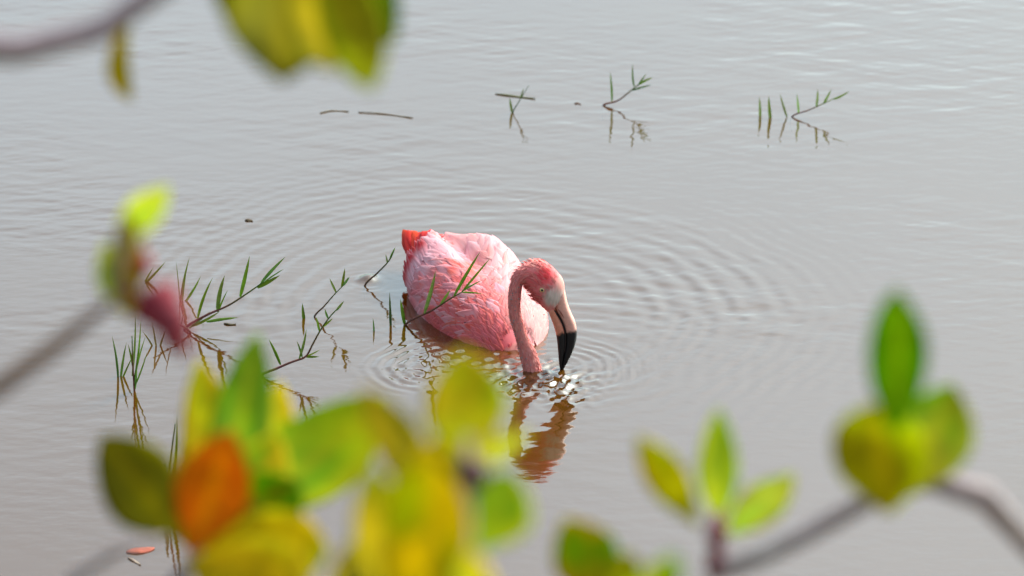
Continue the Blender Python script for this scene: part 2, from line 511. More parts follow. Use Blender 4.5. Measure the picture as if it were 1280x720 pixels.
# tail end closed by the first ring; neck sections follow the breast
E0 = head_pt(665, 478)
ctrl = []
bf = ROOT + U * .198
ctrl.append((*(bf + Zv * -.027), *V, *Zv, .040, .039))
ctrl.append((*(bf + U * .022 + Zv * -.042), *V, *Zv, .027, .026))
mid = (bf + U * .022).lerp(Vector((E0.x, E0.y, 0)), .55)
ctrl.append((*(mid + Zv * -.056), .97, .1, 0, .1, .35, .93, .018, .018))
ctrl.append((E0.x, E0.y + .006, -.030, .99, 0, 0, 0, .8, .6, .0135, .0130))
for (a, b, hw) in PAIRS:
    A, B = head_pt(*a), head_pt(*b)
    side = (B - A); rad = side.length / 2 * (.88 if b[0] > a[0] and hw < .0117 else 1.0); side.normalize(); hw *= .9 if hw < .0120 else 1
    c = (A + B) / 2
    ctrl.append((c.x, c.y, c.z, side.x, side.y, side.z, 0, 1, 0, rad, hw))
ts = [0]
for a, b in zip(ctrl, ctrl[1:]): ts.append(ts[-1] + max(.004, (Vector(b[:3]) - Vector(a[:3])).length))
NS = 120
EYE = head_pt(677.5, 356.4); LORE = head_pt(693.5, 367); CROWN = head_pt(682, 340); BILLB = head_pt(698, 380)
def head_col(p):
    c = (.86, .34, .30)                                            # salmon neck
    d = mnoise.noise(p * 160) * .5 + .5
    c = lerp(c, (.86, .45, .42), .55 * d)
    e = (p - EYE).length
    c = lerp(c, (.84, .25, .26), sstep(.055, .02, e) if False else 1 - sstep(.02, .055, e))       # rosy head
    e = Vector(((p - CROWN).x, 0, (p - CROWN).z)).length
    c = lerp(c, (.82, .07, .09), (1 - sstep(.004, .020, e + .006 * (d - .5))) * .85)
    q = p - LORE; q.y = 0
    e = q.length + .009 * (d - .5) + .006 * mnoise.noise(p * 420)
    c = lerp(c, lerp((.80, .77, .70), (.50, .52, .44), .5 + .8 * mnoise.noise(p * 210)) if True else (.76, .75, .66), (1 - sstep(.012, .022, e)) * .95)  # pale bare skin before the eye
    q = p - EYE; q.y = 0
    c = lerp(c, (.45, .40, .30), (1 - sstep(.0035, .0055, q.length)))
    f = head_pt(703, 352) - p; f.y = 0
    c = lerp(c, (.86, .50, .42), (1 - sstep(.006, .017, f.length)) * .8)
    return c
neck_c = []                                                        # for feathers and droplets
for i in range(1, NS):
    tt = ts[-1] * i / (NS - 1)
    q = crom(ts, ctrl, tt)
    c = Vector(q[:3]); sd = Vector(q[3:6]).normalized(); u2 = Vector(q[6:9]); u2 = (u2 - sd * u2.dot(sd)).normalized()
    wob = 1 + .055 * mnoise.noise(Vector((tt * 55, 0, 3))) + .03 * mnoise.noise(Vector((tt * 160, 5, 3)))
    r1, r2 = q[9] * wob, q[10] * wob
    ring = []; cc = []
    for k in range(NR):
        ph = 2 * math.pi * k / NR
        p = c + sd * (r1 * math.cos(ph)) + u2 * (r2 * math.sin(ph))
        ring.append(p); cc.append(head_col(p))
    rings_v.append(ring); ring_c.append(cc)
    neck_c.append((c, sd, u2, r1, r2))
mb = MB()
verts = [p for r_ in rings_v for p in r_]; cols = [c for r_ in ring_c for c in r_]
uvs = [(k / NR * 6, j * .03) for j in range(len(rings_v)) for k in range(NR)]
faces = [(j*NR + k, j*NR + (k+1) % NR, (j+1)*NR + (k+1) % NR, (j+1)*NR + k) for j in range(len(rings_v) - 1) for k in range(NR)]
faces.append(tuple(range(NR))[::-1]); faces.append(tuple((len(rings_v)-1)*NR + k for k in range(NR)))
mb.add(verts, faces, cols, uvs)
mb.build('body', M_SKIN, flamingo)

# ---- feathers laid over the body surface
def feather(mb, s0, ph0, length, width, drift, col, lift=.006, nl=6, tipcol=None, base_off=.0015, curl=0.0):
    verts = []; cs = []; uv = []; fo = random.random() * 50
    wprof = [.35, .75, .95, 1.0, .92, .62, .12]
    for i in range(nl + 1):
        t = i / nl
        wd = width * np.interp(t, np.linspace(0, 1, 7), wprof)
        s = s0 - length * t * (1 - .10 * t)
        for j in (-1, -.5, 0, .5, 1):
            wr = max(.012, crom(BS, BV, max(-.2, min(.19, s)))[0])
            ph = ph0 + drift * t + curl * t * t + j * wd * .5 / max(.05, wr)
            ss = s + abs(j) ** 2 * .25 * wd * (1 if t > .5 else 0) + random.uniform(-.0012, .0012) * t
            se = max(ss, -.15); nn = body_n(se, ph)
            off = base_off + lift * t ** 1.3 - abs(j) ** 2 * min(.0026, width * .07) * (1 - .3 * t) + random.uniform(0, .0004)
            verts.append(body_p(se, ph) + U * (ss - se) + nn * off)
            k = 1.0 - .10 * (1 if j == 0 else 0)
            c = lerp(col, tipcol, sstep(.25, .75, t)) if tipcol else col
            c = lerp(c, LAVW if width > .012 else WHITE, (.50 if width > .012 else .16) * max(abs(j) ** 2 * t ** .7, sstep(.78, 1, t)))
            cs.append(tuple(x * k for x in c)); uv.append((j * .5 + fo, t + fo))
    faces = [(i*5 + j, i*5 + j + 1, (i+1)*5 + j + 1, (i+1)*5 + j) for i in range(nl) for j in range(4)]
    mb.add(verts, faces, cs, uv)
def jitter(c, a=.06):
    k = random.uniform(-a, a); return tuple(min(.93, max(.008, x * (1 + k) + random.uniform(-a, a) * .12)) for x in c)
def wing_col(s, el, side):
    """el: 0 at waterline .. 1 at the back ridge"""
    nz = mnoise.noise(Vector((s * 22, el * 4.2, side * 7 + 1.3)))
    nz2 = mnoise.noise(Vector((s * 34 + 9, el * 7, side * 3)))
    front = sstep(-.03, .10, s)
    rear = 1 - sstep(-.10, -.02, s)
    c = lerp(lerp(PALE, PINK, .45), lerp(LAV, PALE, .4), sstep(.2, .75, el))
    c = lerp(c, lerp(PINK, CORAL, .45), front * (1 - sstep(.35, .95, el)) * .9)
    c = lerp(c, lerp(LAV, WHITE, .5), rear * (.55 if el > .3 else .8))
    c = lerp(c, CORAL, sstep(.0, .26, nz) * .85)
    c = lerp(c, LAVW, sstep(.05, .30, nz2) * .6)
    if side > 0: c = lerp(c, lerp(PALE, WHITE, .6), .6)  # pale pink far wing, whitened further to paint in the sunlit side
    return jitter(c, .045)
for side, nm in ((-1, 'folded_wing'), (1, 'folded_wing')):
    mb = MB()
    rows = 13
    for i in range(rows):
        f = i / (rows - 1)
        s = .165 - .255 * f
        n = 11
        for j in range(n):
            el = (j + .5 * (i % 2) + random.uniform(-.35, .35)) / n
            if el > 1 or el < 0: continue
            a = R(-14) + el * R(107)
            ph = a if side > 0 else math.pi - a
            ss = s + random.uniform(-.012, .012)
            Lf = (.044 + .048 * f) * random.uniform(.85, 1.2) * (0.85 + .35 * el)
            Lf = min(Lf, ss + ((.120 if el < .72 else .135) if side < 0 else .160))
            if Lf < .02: continue
            Wf = (.019 + .015 * f) * random.uniform(.8, 1.2)
            drift = -side * R(16) * (1 - .6 * el) * random.uniform(.3, 1.1) - side * R(9) * random.uniform(-1, 1)
            feather(mb, ss, ph, Lf, Wf, drift, wing_col(ss, el, side), lift=.0022 + .0014 * random.random(), base_off=.0008 + .0006 * random.random(),
                    tipcol=jitter(wing_col(ss - .04, el, side)), curl=-side * R(random.uniform(-4, 14)))
    for i in range(70):                              # loose slender plumes over the wing
        el = random.uniform(.0, 1.0); ss = random.uniform(-.07, .15)
        a = R(-12) + el * R(96); ph = a if side > 0 else math.pi - a
        Lf = min(random.uniform(.030, .065), ss + (.120 if side < 0 else .155))
        if Lf < .02: continue
        c = wing_col(ss, el, side)
        c = lerp(c, random.choice((LAVW, WHITE, PALE, CORAL, PINK)), random.uniform(.05, .35))
        feather(mb, ss, ph, Lf, random.uniform(.0060, .0100), -side * R(random.uniform(-8, 26)) * (1 - .5 * el), c, lift=.0008, base_off=.0020 + .0006 * random.random(), nl=5, curl=-side * R(random.uniform(-6, 14)))
    w_ = mb.build(nm, M_FEATHER, flamingo, kind='stuff')
    w_['label'] = 'coral and lavender-pink feathers of the wing crossed by a grass sprig' if side < 0 else 'pale pink feathers of the wing behind the curved neck'
mb = MB()                                            # small contour feathers of the breast
for i in range(1500):
    s = random.uniform(.06, .205); a = R(random.uniform(-45, 225))
    b = sstep(-.5, .6, math.cos(a))
    c = lerp(lerp(PINK, CORAL, random.random() * .7), lerp(PALE, WHITE, .4 + random.random() * .6), .12 + .85 * b)  # whiter on the right: sun on the breast put into the feather colour
    feather(mb, s, a, random.uniform(.016, .028), random.uniform(.008, .012), R(random.uniform(-9, 9)), jitter(c, .04), lift=.0010, nl=3, base_off=.0018)
mb.build('breast_plumage', M_FEATHER, flamingo, kind='stuff')

# ---- tail and wing tips: long red feathers rising over the rump
def blade_feather(mb, p0, p1, p2, width, face, c0, c1):
    verts = []; cs = []; uv = []; fo = random.random() * 40; nl = 8
    for i in range(nl + 1):
        t = i / nl
        p = p0 * (1 - t) ** 2 + p1 * 2 * t * (1 - t) + p2 * t * t
        tg = ((p1 - p0) * (1 - t) + (p2 - p1) * t).normalized()
        sd = tg.cross(face).normalized()
        wd = width * np.interp(t, [0, .3, .6, .85, .95, 1], [.6, .95, 1, .8, .5, .1])
        for j in (-1, 0, 1):
            verts.append(p + sd * (j * wd * .5) + face * (-.004 * abs(j) + .001))
            cs.append(jitter(lerp(c0, c1, t), .04)); uv.append((j * .5 + fo, t + fo))
    mb.add(verts, [(i*3 + j, i*3 + j + 1, (i+1)*3 + j + 1, (i+1)*3 + j) for i in range(nl) for j in range(2)], cs, uv)
mb = MB()
for k in range(26):
    f = k / 25
    tip_px = 504 + 46 * f + random.uniform(-2, 2); tip_py = 287.5 + 5.5 * f ** 1.5 + random.uniform(-.8, 1.8)
    p2 = at_y(tip_px, tip_py, (ROOT + U * (-.205 + .02 * f)).y + random.uniform(-.012, .012))
    p0 = body_p(-.10 + random.uniform(-.02, .02), math.pi - R(20 + 62 * f))
    nn = body_n(-.13, math.pi - R(20 + 62 * f))
    p1 = p0.lerp(p2, .55) + nn * .012 + Vector((-.002, -.004, -.002))
    blade_feather(mb, p0, p1, p2, random.uniform(.011, .019), (nn + Vector((-.2, -.5, .3))).normalized(), jitter(lerp(CRIMSON, RED, random.random())), jitter(lerp(ORANGE, RED, .2 + .7 * random.random())))
for k in range(26):                                   # dark red covert edge showing on the flank
    f = k / 25
    a_ = math.pi - R(50 - 46 * f)
    feather(mb, -.056 + random.uniform(-.008, .008) + .018 * f, a_, random.uniform(.058, .070), random.uniform(.011, .016), R(random.uniform(-6, 6)), lerp(LAVW, PINK, .5 * random.random()),
            lift=.006, base_off=.0035, tipcol=jitter(lerp(CRIMSON, RED, random.random())), curl=R(random.uniform(-4, 8)), nl=8)
t_ = mb.build('tail', M_FEATHER, flamingo, kind='stuff'); t_['label'] = 'bright red and orange tail and wing tip feathers'

# ---- short feathers on the neck and head
mb = MB()
for i in range(5200):
    k = random.randrange(4, len(neck_c) - 8)
    c, sd, u2, r1, r2 = neck_c[k]
    if c.z < -.012: continue
    ph = random.uniform(0, 2 * math.pi)
    p = c + sd * (r1 * math.cos(ph)) + u2 * (r2 * math.sin(ph))
    q = p - LORE; q.y = 0
    if q.length < .016: continue
    q = p - EYE; q.y = 0
    if q.length < .006: continue
    nrm = (sd * (math.cos(ph) / r1) + u2 * (math.sin(ph) / r2)).normalized()
    c2 = neck_c[max(0, k - 2)][0]
    back = (c2 - c); back = (back - nrm * back.dot(nrm))
    if back.length < 1e-6: continue
    back.normalize(); back = (back + nrm.cross(back) * random.uniform(-.25, .25)).normalized()
    sdv = nrm.cross(back)
    ln = random.uniform(.0050, .0105); wd = random.uniform(.0014, .0030)
    col = jitter(head_col(p), .16)
    if random.random() < .25: col = lerp(col, (.90, .52, .46), .45)
    li = random.uniform(.0005, .0020)
    mb.add([p - sdv * wd * .4 + nrm * .0002, p + sdv * wd * .4 + nrm * .0002, p + back * ln * .6 + sdv * wd * .5 + nrm * li * .8, p + back * ln + nrm * li, p + back * ln * .6 - sdv * wd * .5 + nrm * li * .8],
           [(0, 1, 2, 3, 4)], [col] * 5, [(random.random() * 9, random.random() * 9)] * 5)
mb.build('neck_plumage', M_FEATHER, flamingo, kind='stuff')

# ---- droplets clinging to the neck
mb = MB()
def blob(mb, c, r, n=6, m=4, col=(1, 1, 1), sq=(1, 1, 1)):
    v = []; 
    for a in range(m + 1):
        th = math.pi * a / m
        for b in range(n):
            ph = 2 * math.pi * b / n
            v.append(c + Vector((r * sq[0] * math.sin(th) * math.cos(ph), r * sq[1] * math.sin(th) * math.sin(ph), r * sq[2] * math.cos(th))))
    f = [(a*n + b, (a+1)*n + b, (a+1)*n + (b+1) % n, a*n + (b+1) % n) for a in range(m) for b in range(n)]
    mb.add(v, f, [col] * len(v))
for i in range(110):
    k = random.randrange(20, 92); c, sd, u2, r1, r2 = neck_c[k]
    if c.z < .01: continue
    ph = random.uniform(math.pi * .75, math.pi * 1.75)
    blob(mb, c + sd * ((r1 + .001) * math.cos(ph)) + u2 * ((r2 + .001) * math.sin(ph)), random.uniform(.0006, .0014))
mb.build('water_droplets', M_DROP, flamingo, kind='stuff')

# ---- bill
def loft(mb, secs_, colf, n=20):
    """secs_: (edge A, edge B, half thickness) -> elliptical loft"""
    rows = []
    data = [(*A, *B, hw) for A, B, hw in secs_]
    rs = resample(data, 34)
    verts = []; cs = []
    for q in rs:
        A, B, hw = Vector(q[:3]), Vector(q[3:6]), max(.0003, q[6])
        c = (A + B) / 2; sd = (B - A) / 2
        for k in range(n):
            ph = 2 * math.pi * k / n
            cx, sy = math.cos(ph), math.sin(ph)
            p = c + sd * (math.copysign(abs(cx) ** .8, cx)) + Vector((0, hw * math.copysign(abs(sy) ** .8, sy), 0))
            verts.append(p); cs.append(colf(p))
    faces = [(j*n + k, j*n + (k+1) % n, (j+1)*n + (k+1) % n, (j+1)*n + k) for j in range(len(rs) - 1) for k in range(n)]
    faces.append(tuple(range(n))[::-1]); faces.append(tuple((len(rs)-1)*n + k for k in range(n)))
    mb.add(verts, faces, cs)
BLK0 = head_pt(709, 413); AX = (head_pt(709, 440) - head_pt(700, 375)).normalized()
def bill_col(base):
    def f(p):
        d = (p - BLK0).dot(AX)
        d += .0045 * mnoise.noise(Vector((p.x * 420, p.y * 420, p.z * 60))) + .10 * (BLK0.x - p.x) * -1.0
        b = sstep(-.002, .003, d)
        c = lerp(base, (.80, .60, .50), .35 * (mnoise.noise(Vector((p.x * 300, p.y * 300, p.z * 50))) * .5 + .5))
        return lerp(c, (.006, .006, .007), b)
    return f
up = [((693, 379), (706, 362), .0135), ((696, 388), (709, 377), .0125), ((702, 398.5), (713.5, 390), .0112), ((706, 410), (719, 402.5), .0105), ((707, 424), (721.3, 417), .0098),
      ((705.5, 440), (718, 434), .0080), ((702.8, 454), (711, 450), .0055), ((701, 462), (704.5, 461.5), .0022)]
lo = [((685, 388), (693, 380.5), .0128), ((689, 398), (697, 390), .0122), ((692.5, 408), (702.6, 400), .0110), ((695.6, 421), (706.6, 411), .0100), ((697.3, 436), (707.3, 425), .0090),
      ((698.3, 449), (705.6, 440.5), .0070), ((699.3, 458), (702.8, 454), .0046), ((700.3, 462.5), (701.6, 462), .0018)]
mb = MB(); loft(mb, [(head_pt(*a), head_pt(*b), h_) for a, b, h_ in up], bill_col((.80, .44, .35)))
ub = mb.build('upper_bill', M_BILL, flamingo); ub['label'] = 'pinkish upper bill with black hooked tip'
mb = MB(); loft(mb, [(head_pt(*a), head_pt(*b), h_) for a, b, h_ in lo], bill_col((.72, .26, .15)))
lb = mb.build('lower_bill', M_BILL, flamingo); lb['label'] = 'orange lower bill with black tip'
mb = MB()
gape = [(690, 382.5), (696, 389.5), (701.8, 399), (705.8, 410), (706.8, 422), (705.6, 438)]
tube(mb, [(*(head_pt(*g) + Vector((0, -.0098 + .0030 * i / 5, 0))), .0016 - .0001 * i) for i, g in enumerate(gape)], 8, 24, lambda t: (.015, .010, .010))
mb.build('mouth_line', M_BILL, flamingo)
mb = MB()
tube(mb, [(*(head_pt(697.5, 383) + Vector((0, -.0122, 0))), .0002), (*(head_pt(701, 387.5) + Vector((0, -.0121, 0))), .0010), (*(head_pt(705, 394.5) + Vector((0, -.0110, 0))), .0002)], 8, 12, lambda t: (.30, .09, .07))
mb.build('nostril', M_BILL, ub)
# ---- eyes
for sgn in (-1, 1):
    e = EYE + Vector((0, sgn * .0196, 0))
    mb = MB(); blob(mb, e, .0042, 16, 10, (.78, .70, .30), (1, .6, 1))
    eo = mb.build('eye', M_EYE, flamingo)
    mb = MB(); blob(mb, e + Vector((.0001, sgn * .0017, 0)), .0022, 12, 8, (.01, .01, .012), (1, .7, 1))
    mb.build('pupil', M_EYE, eo)
    mb = MB()
    ring = [(*(e + Vector((.0043 * math.cos(a), sgn * -.0002, .0043 * math.sin(a)))), .0008) for a in [2 * math.pi * i / 16 for i in range(17)]]
    tube(mb, ring, 6, None, lambda t: (.30, .17, .12))
    mb.build('eyelid', M_SKIN, eo)

# ------------------------------------------------------------------ grass sprigs standing in the water
GREEN = (.075, .165, .018); DGREEN = (.035, .105, .015); LGREEN = (.16, .30, .04); PURPLE = (.17, .075, .06); BROWN = (.10, .062, .028)
def lean_pt(base, px, py, ly):
    """point of a sprig whose plane leans: depth changes by ly metres per metre of height"""
    y = base.y
    for _ in range(4):
        p = at_y(px, py, y); y = base.y + ly * p.z
    return at_y(px, py, y)
def grass_blade(parent, a, b, width, col, bend=.06):
    mb = MB(); d = b - a; ln = d.length
    view = (CAM - a).normalized()
    sd = d.cross(view).normalized()
    tw = random.uniform(-.7, .7); nrm = d.normalized().cross(sd)
    sd = (sd * math.cos(tw) + nrm * math.sin(tw)).normalized(); nrm = d.normalized().cross(sd)
    bx_ = sd * random.uniform(-bend, bend) * ln + nrm * random.uniform(-bend, bend) * ln
    verts = []; cs = []; n = 8
    for i in range(n + 1):
        t = i / n
        p = a + d * t + bx_ * (4 * t * (1 - t)) * .5
        wd = width * np.interp(t, [0, .12, .4, .75, 1], [.45, .85, 1, .65, .04])
        c = lerp(lerp(col, LGREEN, .15), lerp(col, (.22, .26, .05), .5), t ** 2 * .7)
        for j, up_ in ((-1, .22), (0, 0), (1, .22)):
            verts.append(p + sd * (j * wd * .5) + nrm * (up_ * wd)); cs.append(c)
    mb.add(verts, [(i*3 + j, i*3 + j + 1, (i+1)*3 + j + 1, (i+1)*3 + j) for i in range(n) for j in range(2)], cs)
    return mb.build('blade', M_GRASS, parent)
def sprig(base_px, stem, blades, label, ly=-.15, r=.0016, bw=.0043, scol=PURPLE, gcol=GREEN, sub=.03):
    base = at_z(*base_px)
    root = empty('grass_sprig', base)
    tag(root, label, 'grass', 'grass sprigs standing in the water')
    if stem:
        pts = [Vector((base.x, base.y + .004, -sub))] + [base] + [lean_pt(base, *p, ly) for p in stem]
        n = len(pts)
        mb = MB(); tube(mb, [(*p, r * (1.15 - .75 * i / (n - 1))) for i, p in enumerate(pts)], 6, 24, lambda t: jitter(lerp(scol, gcol, sstep(.45, 1, t)), .12))
        mb.build('stem', M_STEM, root)
    for bl in blades:
        a, b = bl[0], bl[1]; wk = bl[2] if len(bl) > 2 else 1.0
        A = lean_pt(base, *a, ly); B = lean_pt(base, *b, ly + random.uniform(-.12, .12))
        if not stem and A.z < .004: A.z = -.012
        grass_blade(root, A, B, bw * wk * random.uniform(.85, 1.15), jitter(gcol, .25))
    return root
sprig((507, 406), [(540, 388), (562, 374), (577.5, 365)],
      [((506, 407), (500.5, 374)), ((531, 392), (544.5, 339), 1.25), ((567.5, 370), (600, 315), 1.1), ((577, 365), (612.5, 323), .7), ((577, 365), (603, 350), .6), ((577, 365), (602.5, 367), .8), ((551, 381), (562.5, 362.5), .8)],
      'leafy grass sprig leaning across the front of the flamingo', ly=-.75, r=.0022, bw=.0058)
sprig((489, 406), None, [((489, 406), (487, 365), 1.5)], 'single short green blade standing upright beside the flamingo', gcol=DGREEN)
sprig((467, 413), None, [((467, 413), (466, 397), .9)], 'tiny thin blade poking from the water near the flamingo', gcol=DGREEN)
sprig((456, 357), [(472, 341), (486, 326), (493, 312)], [((484, 329), (482, 318), .7), ((487, 325), (494, 309), .8)], 'bare brown twig sprig by a small bubble behind the flamingo', r=.0018, scol=BROWN)
sprig((230, 412), [(258, 394), (285, 382), (310, 366), (330, 352)],
      [((247, 400), (266, 347), 1.1), ((272, 390), (281, 344), 1.3), ((273, 390), (285, 362), .7), ((300, 371), (312, 320), 1.3), ((326, 355), (357, 321), 1.1), ((322, 360), (350, 344), 1.2), ((330, 353), (355, 336), .6), ((258, 402), (298, 397), 1.0), ((236, 410), (262, 390), .9), ((240, 408), (275, 389), .8)],
      'long sprig with a purple stem and a row of upright blades', r=.0024, bw=.0056)
sprig((225, 376), None, [((224, 378), (237, 321), .9), ((226, 378), (251, 345), 1.0), ((225, 378), (220, 326), .6), ((227, 376), (233, 340), .7)], 'tuft of four blades behind the long purple sprig')
sprig((238, 416), [(222, 404), (206, 396), (190, 388)], [((214, 401), (204, 372), .7), ((226, 407), (232, 386), .6), ((200, 394), (186, 372), .7)], 'brown half-dead sprig rooted beside the long purple stem', scol=BROWN, gcol=(.16, .12, .05), r=.0022)
sprig((196, 432), None, [((196, 433), (190, 402), .7), ((198, 433), (208, 410), .7), ((194, 433), (178, 414), .7)], 'thin brownish tuft under the dark red fruit', gcol=(.12, .11, .04))
sprig((180, 352), None, [((176, 356), (207, 327), 1.0), ((178, 356), (192, 334), .7)], 'pair of slanting blades behind the dark red fruit')
sprig((168, 488), [(166, 455), (165, 420)], [((165, 470), (169, 392), .8), ((167, 480), (176, 400), .9), ((168, 474), (182, 420), .8), ((167, 462), (160, 430), .9), ((168, 488), (171, 455), 1.2), ((168, 484), (184, 440), .7)],
      'upright tuft of thin blades with a long wavering reflection', r=.002)
sprig((150, 470), None, [((150, 472), (158, 428), .9), ((148, 472), (140, 420), 1.0), ((151, 472), (166, 445), .8)], 'low tuft just beside the upright thin tuft')
sprig((326, 470), [(345, 461), (366, 452), (382, 446), (390, 432), (401, 412), (414, 394), (424, 384)],
      [((351, 456), (336, 424), 1.1), ((374, 449), (383, 411), 1.1), ((378, 447), (371, 426), .7), ((382, 446), (400, 437), .8), ((382, 446), (399, 446), .8), ((399, 414), (395, 396), .9), ((404, 408), (416, 398), .9), ((410, 398), (406, 386), .9), ((420, 388), (430, 376), 1.0)],
      'bent sprig with a forked top rising in front of a green leaf', r=.0022)
sprig((393, 396), [(405, 383), (418, 368), (430, 356)], [((420, 366), (412, 348), 1.1), ((427, 359), (431, 335), 1.1), ((429, 357), (437, 346), 1.0)], 'small leaning sprig with three blades at its tip', scol=BROWN)
sprig((381, 398), None, [((381, 400), (378, 379), 1.2)], 'single brown-green blade next to the small leaning sprig')
sprig((641, 141), [(648, 128), (661, 107)], [((640, 141), (637, 122), .9), ((650, 124), (655, 110), .8)], 'thin forked sprig under a floating dark blade', r=.0013, scol=DGREEN)
sprig((754, 132), [(772, 126), (789, 113), (800, 104)], [((765, 127), (762.5, 90), 1.1), ((793, 109), (791, 80), 1.0), ((798, 106), (816, 97), 1.1), ((797, 107), (808, 92), .8), ((790, 113), (815, 106), .8)], 'sprig on open water with red-brown stem and a forked leafy end', scol=(.16, .05, .03), r=.002)
sprig((990, 146), [(1010, 138), (1030, 129), (1045, 122)], [((998, 142), (996, 117), 1.0), ((1020, 134), (1022, 111), 1.0), ((1029, 130), (1039, 112), 1.0), ((1042, 124), (1062, 114), 1.3), ((984, 146), (975, 117), 1.2)], 'sprig on open water with five pale green blades along a low stem', gcol=LGREEN)
sprig((964, 147), None, [((964, 148), (961, 120), 1.3)], 'lone pale blade right next to the five-bladed sprig on open water', gcol=LGREEN)
sprig((950, 145), None, [((950, 146), (949, 121), 1.2)], 'lone pale blade second from the five-bladed sprig on open water', gcol=LGREEN)
sprig((210, 632), [(211, 600), (215, 560), (219, 530)], [((209, 625), (207, 577), 1.5), ((211, 632), (221, 520), 1.1), ((208, 638), (204, 596), .9)], 'tall dark upright sprig beside the orange mangrove leaf', gcol=DGREEN, r=.0022)
sprig((176, 583), None, [((174, 585), (201, 570), .9), ((172, 585), (182, 574), .8)], 'tiny slanting blades near the olive mangrove leaf', gcol=DGREEN)
sprig((598, 523), [(600, 508), (604, 492)], [((601, 504), (608, 486), .8), ((600, 508), (595, 490), .8)], 'small forked twig standing behind the yellow-green leaf', scol=BROWN, r=.0013)
sprig((434, 562), None, [((434, 563), (436, 548), 1.0), ((436, 563), (440, 553), .8)], 'two little blades between the mangrove leaf clusters', gcol=DGREEN)

# floating bits
def floating(pts_px, width, col, label, name, cat, z=.0014):
    P = [at_z(*p, z) for p in pts_px]
    base = P[0].lerp(P[-1], .5); base.z = 0
    mb = MB(); n = 12
    rs = resample([tuple(p) for p in P], n + 1)
    verts = []
    for i, q in enumerate(rs):
        t = i / n; p = Vector(q)
        tg = (Vector(rs[min(n, i + 1)]) - Vector(rs[max(0, i - 1)])).normalized(); sd = tg.cross(Zv).normalized()
        wd = width * max(.05, math.sin(math.pi * min(1, max(0, .04 + .94 * t))) ** .7)
        for j in (-1, 0, 1):
            verts.append(p + sd * j * wd * .5 + Zv * (.0006 * (1 - abs(j)) + .0005 * math.sin(t * 7)))
        for j in (1, 0, -1):
            verts.append(p + sd * j * wd * .48 + Zv * (-.0012 + .0005 * math.sin(t * 7)))
    faces = [(i*6 + j, i*6 + (j+1) % 6, (i+1)*6 + (j+1) % 6, (i+1)*6 + j) for i in range(n) for j in range(6)]
    faces += [tuple(range(6))[::-1], tuple(n*6 + k for k in range(6))]
    mb.add(verts, faces, [jitter(col, .1) for _ in verts])
    o = mb.build(name, M_GRASS, None, loc=base)
    return tag(o, label, cat)
floating([(619, 117), (645, 120), (669, 123)], .006, (.16, .17, .08), 'broad dark blade lying flat on the water by a thin sprig', 'floating_grass', 'grass')
floating([(448, 140), (480, 142), (516, 147)], .0021, (.30, .27, .18), 'long thin brown blade floating on open water', 'floating_grass', 'grass')
floating([(400, 141), (415, 138), (436, 139)], .0018, (.30, .27, .18), 'short curved brown blade floating beside the long thin one', 'floating_grass', 'grass')
floating([(158, 690), (175, 688), (193, 685)], .020, (.62, .17, .10), 'small salmon-red fallen leaf floating on the water', 'fallen_leaf', 'leaf')
floating([(160, 697), (168, 701), (176, 706)], .004, (.45, .38, .30), 'pale thin straw floating beside the salmon-red leaf', 'floating_straw', 'straw')
floating([(306, 275), (310, 275), (316, 276)], .010, (.10, .08, .05), 'tiny brown speck of debris floating on calm water', 'floating_debris', 'debris')
floating([(280, 404), (287, 405), (295, 405)], .006, (.10, .09, .05), 'tiny brown scrap floating beside the purple-stemmed sprig', 'floating_debris', 'debris')
floating([(718, 129), (722, 129), (726, 130)], .006, (.16, .10, .07), 'tiny scrap floating near the red-brown stemmed sprig on open water', 'floating_debris', 'debris')

# ------------------------------------------------------------------ blurred mangrove branches in the foreground
YEL = (.68, .57, .008); YG = (.52, .60, .006); GRN = (.21, .44, .005); OLV = (.32, .32, .006); ORA = (.62, .23, .006); SHADE_GRN = (.07, .15, .005)  # the darkest green paints shade into leaves deep in the rosette
LEAF_OUT = [(0, .10), (.06, .22), (.15, .48), (.28, .80), (.42, .97), (.55, 1.0), (.70, .88), (.84, .60), (.94, .30), (1, .03)]
def mleaf(root, bpx, tpx, wpx, db, dt, c0, c1, tilt=None, cup=.12, sag=.05):
    a, b = at_d(*bpx, db), at_d(*tpx, dt)
    d = b - a; ln = d.length; tg = d.normalized()
    sc = (db + dt) / 2 * DS * WID / DIST / 1280
    view = (CAM - (a + b) / 2).normalized()
    sd = tg.cross(view).normalized(); nr = sd.cross(tg).normalized()
    tl = random.uniform(-.5, .5) if tilt is None else tilt
    sd2 = (sd * math.cos(tl) + nr * math.sin(tl)).normalized(); nr2 = sd2.cross(tg).normalized()
    wd = wpx * sc / max(.55, math.cos(tl)) * .62
    mb = MB(); verts = []; cs = []; n = 18; m = 4
    ph = random.uniform(0, 9)
    for i in range(n + 1):
        t = i / n
        k = np.interp(t, [x for x, _ in LEAF_OUT], [y for _, y in LEAF_OUT])
        for j in range(-m, m + 1):
            u = j / m
            p = a + d * t + sd2 * (u * k * wd * (1 + .03 * math.sin(9 * t + ph * u)))
            p = p + nr2 * (cup * wd * abs(u) ** 1.3 * k - sag * ln * 4 * t * (1 - t) + .015 * ln * math.sin(6 * t + ph))
            verts.append(p)
            g = mnoise.noise(Vector((t * 2.2 + ph, u * 1.4, ph))) * .9 + .5 * (abs(u) - .4) + .5 * (t - .5)
            c = lerp(c0, c1, sstep(-.35, .55, g))
            if j == 0: c = lerp(c, YEL, .4)
            cs.append(c)
    q = 2 * m + 1
    mb.add(verts, [(i*q + j, i*q + j + 1, (i+1)*q + j + 1, (i+1)*q + j) for i in range(n) for j in range(2 * m)], cs)
    o = mb.build('leaf', M_LEAF, root)
    sm = o.modifiers.new('thickness', 'SOLIDIFY'); sm.thickness = .0007
    return o
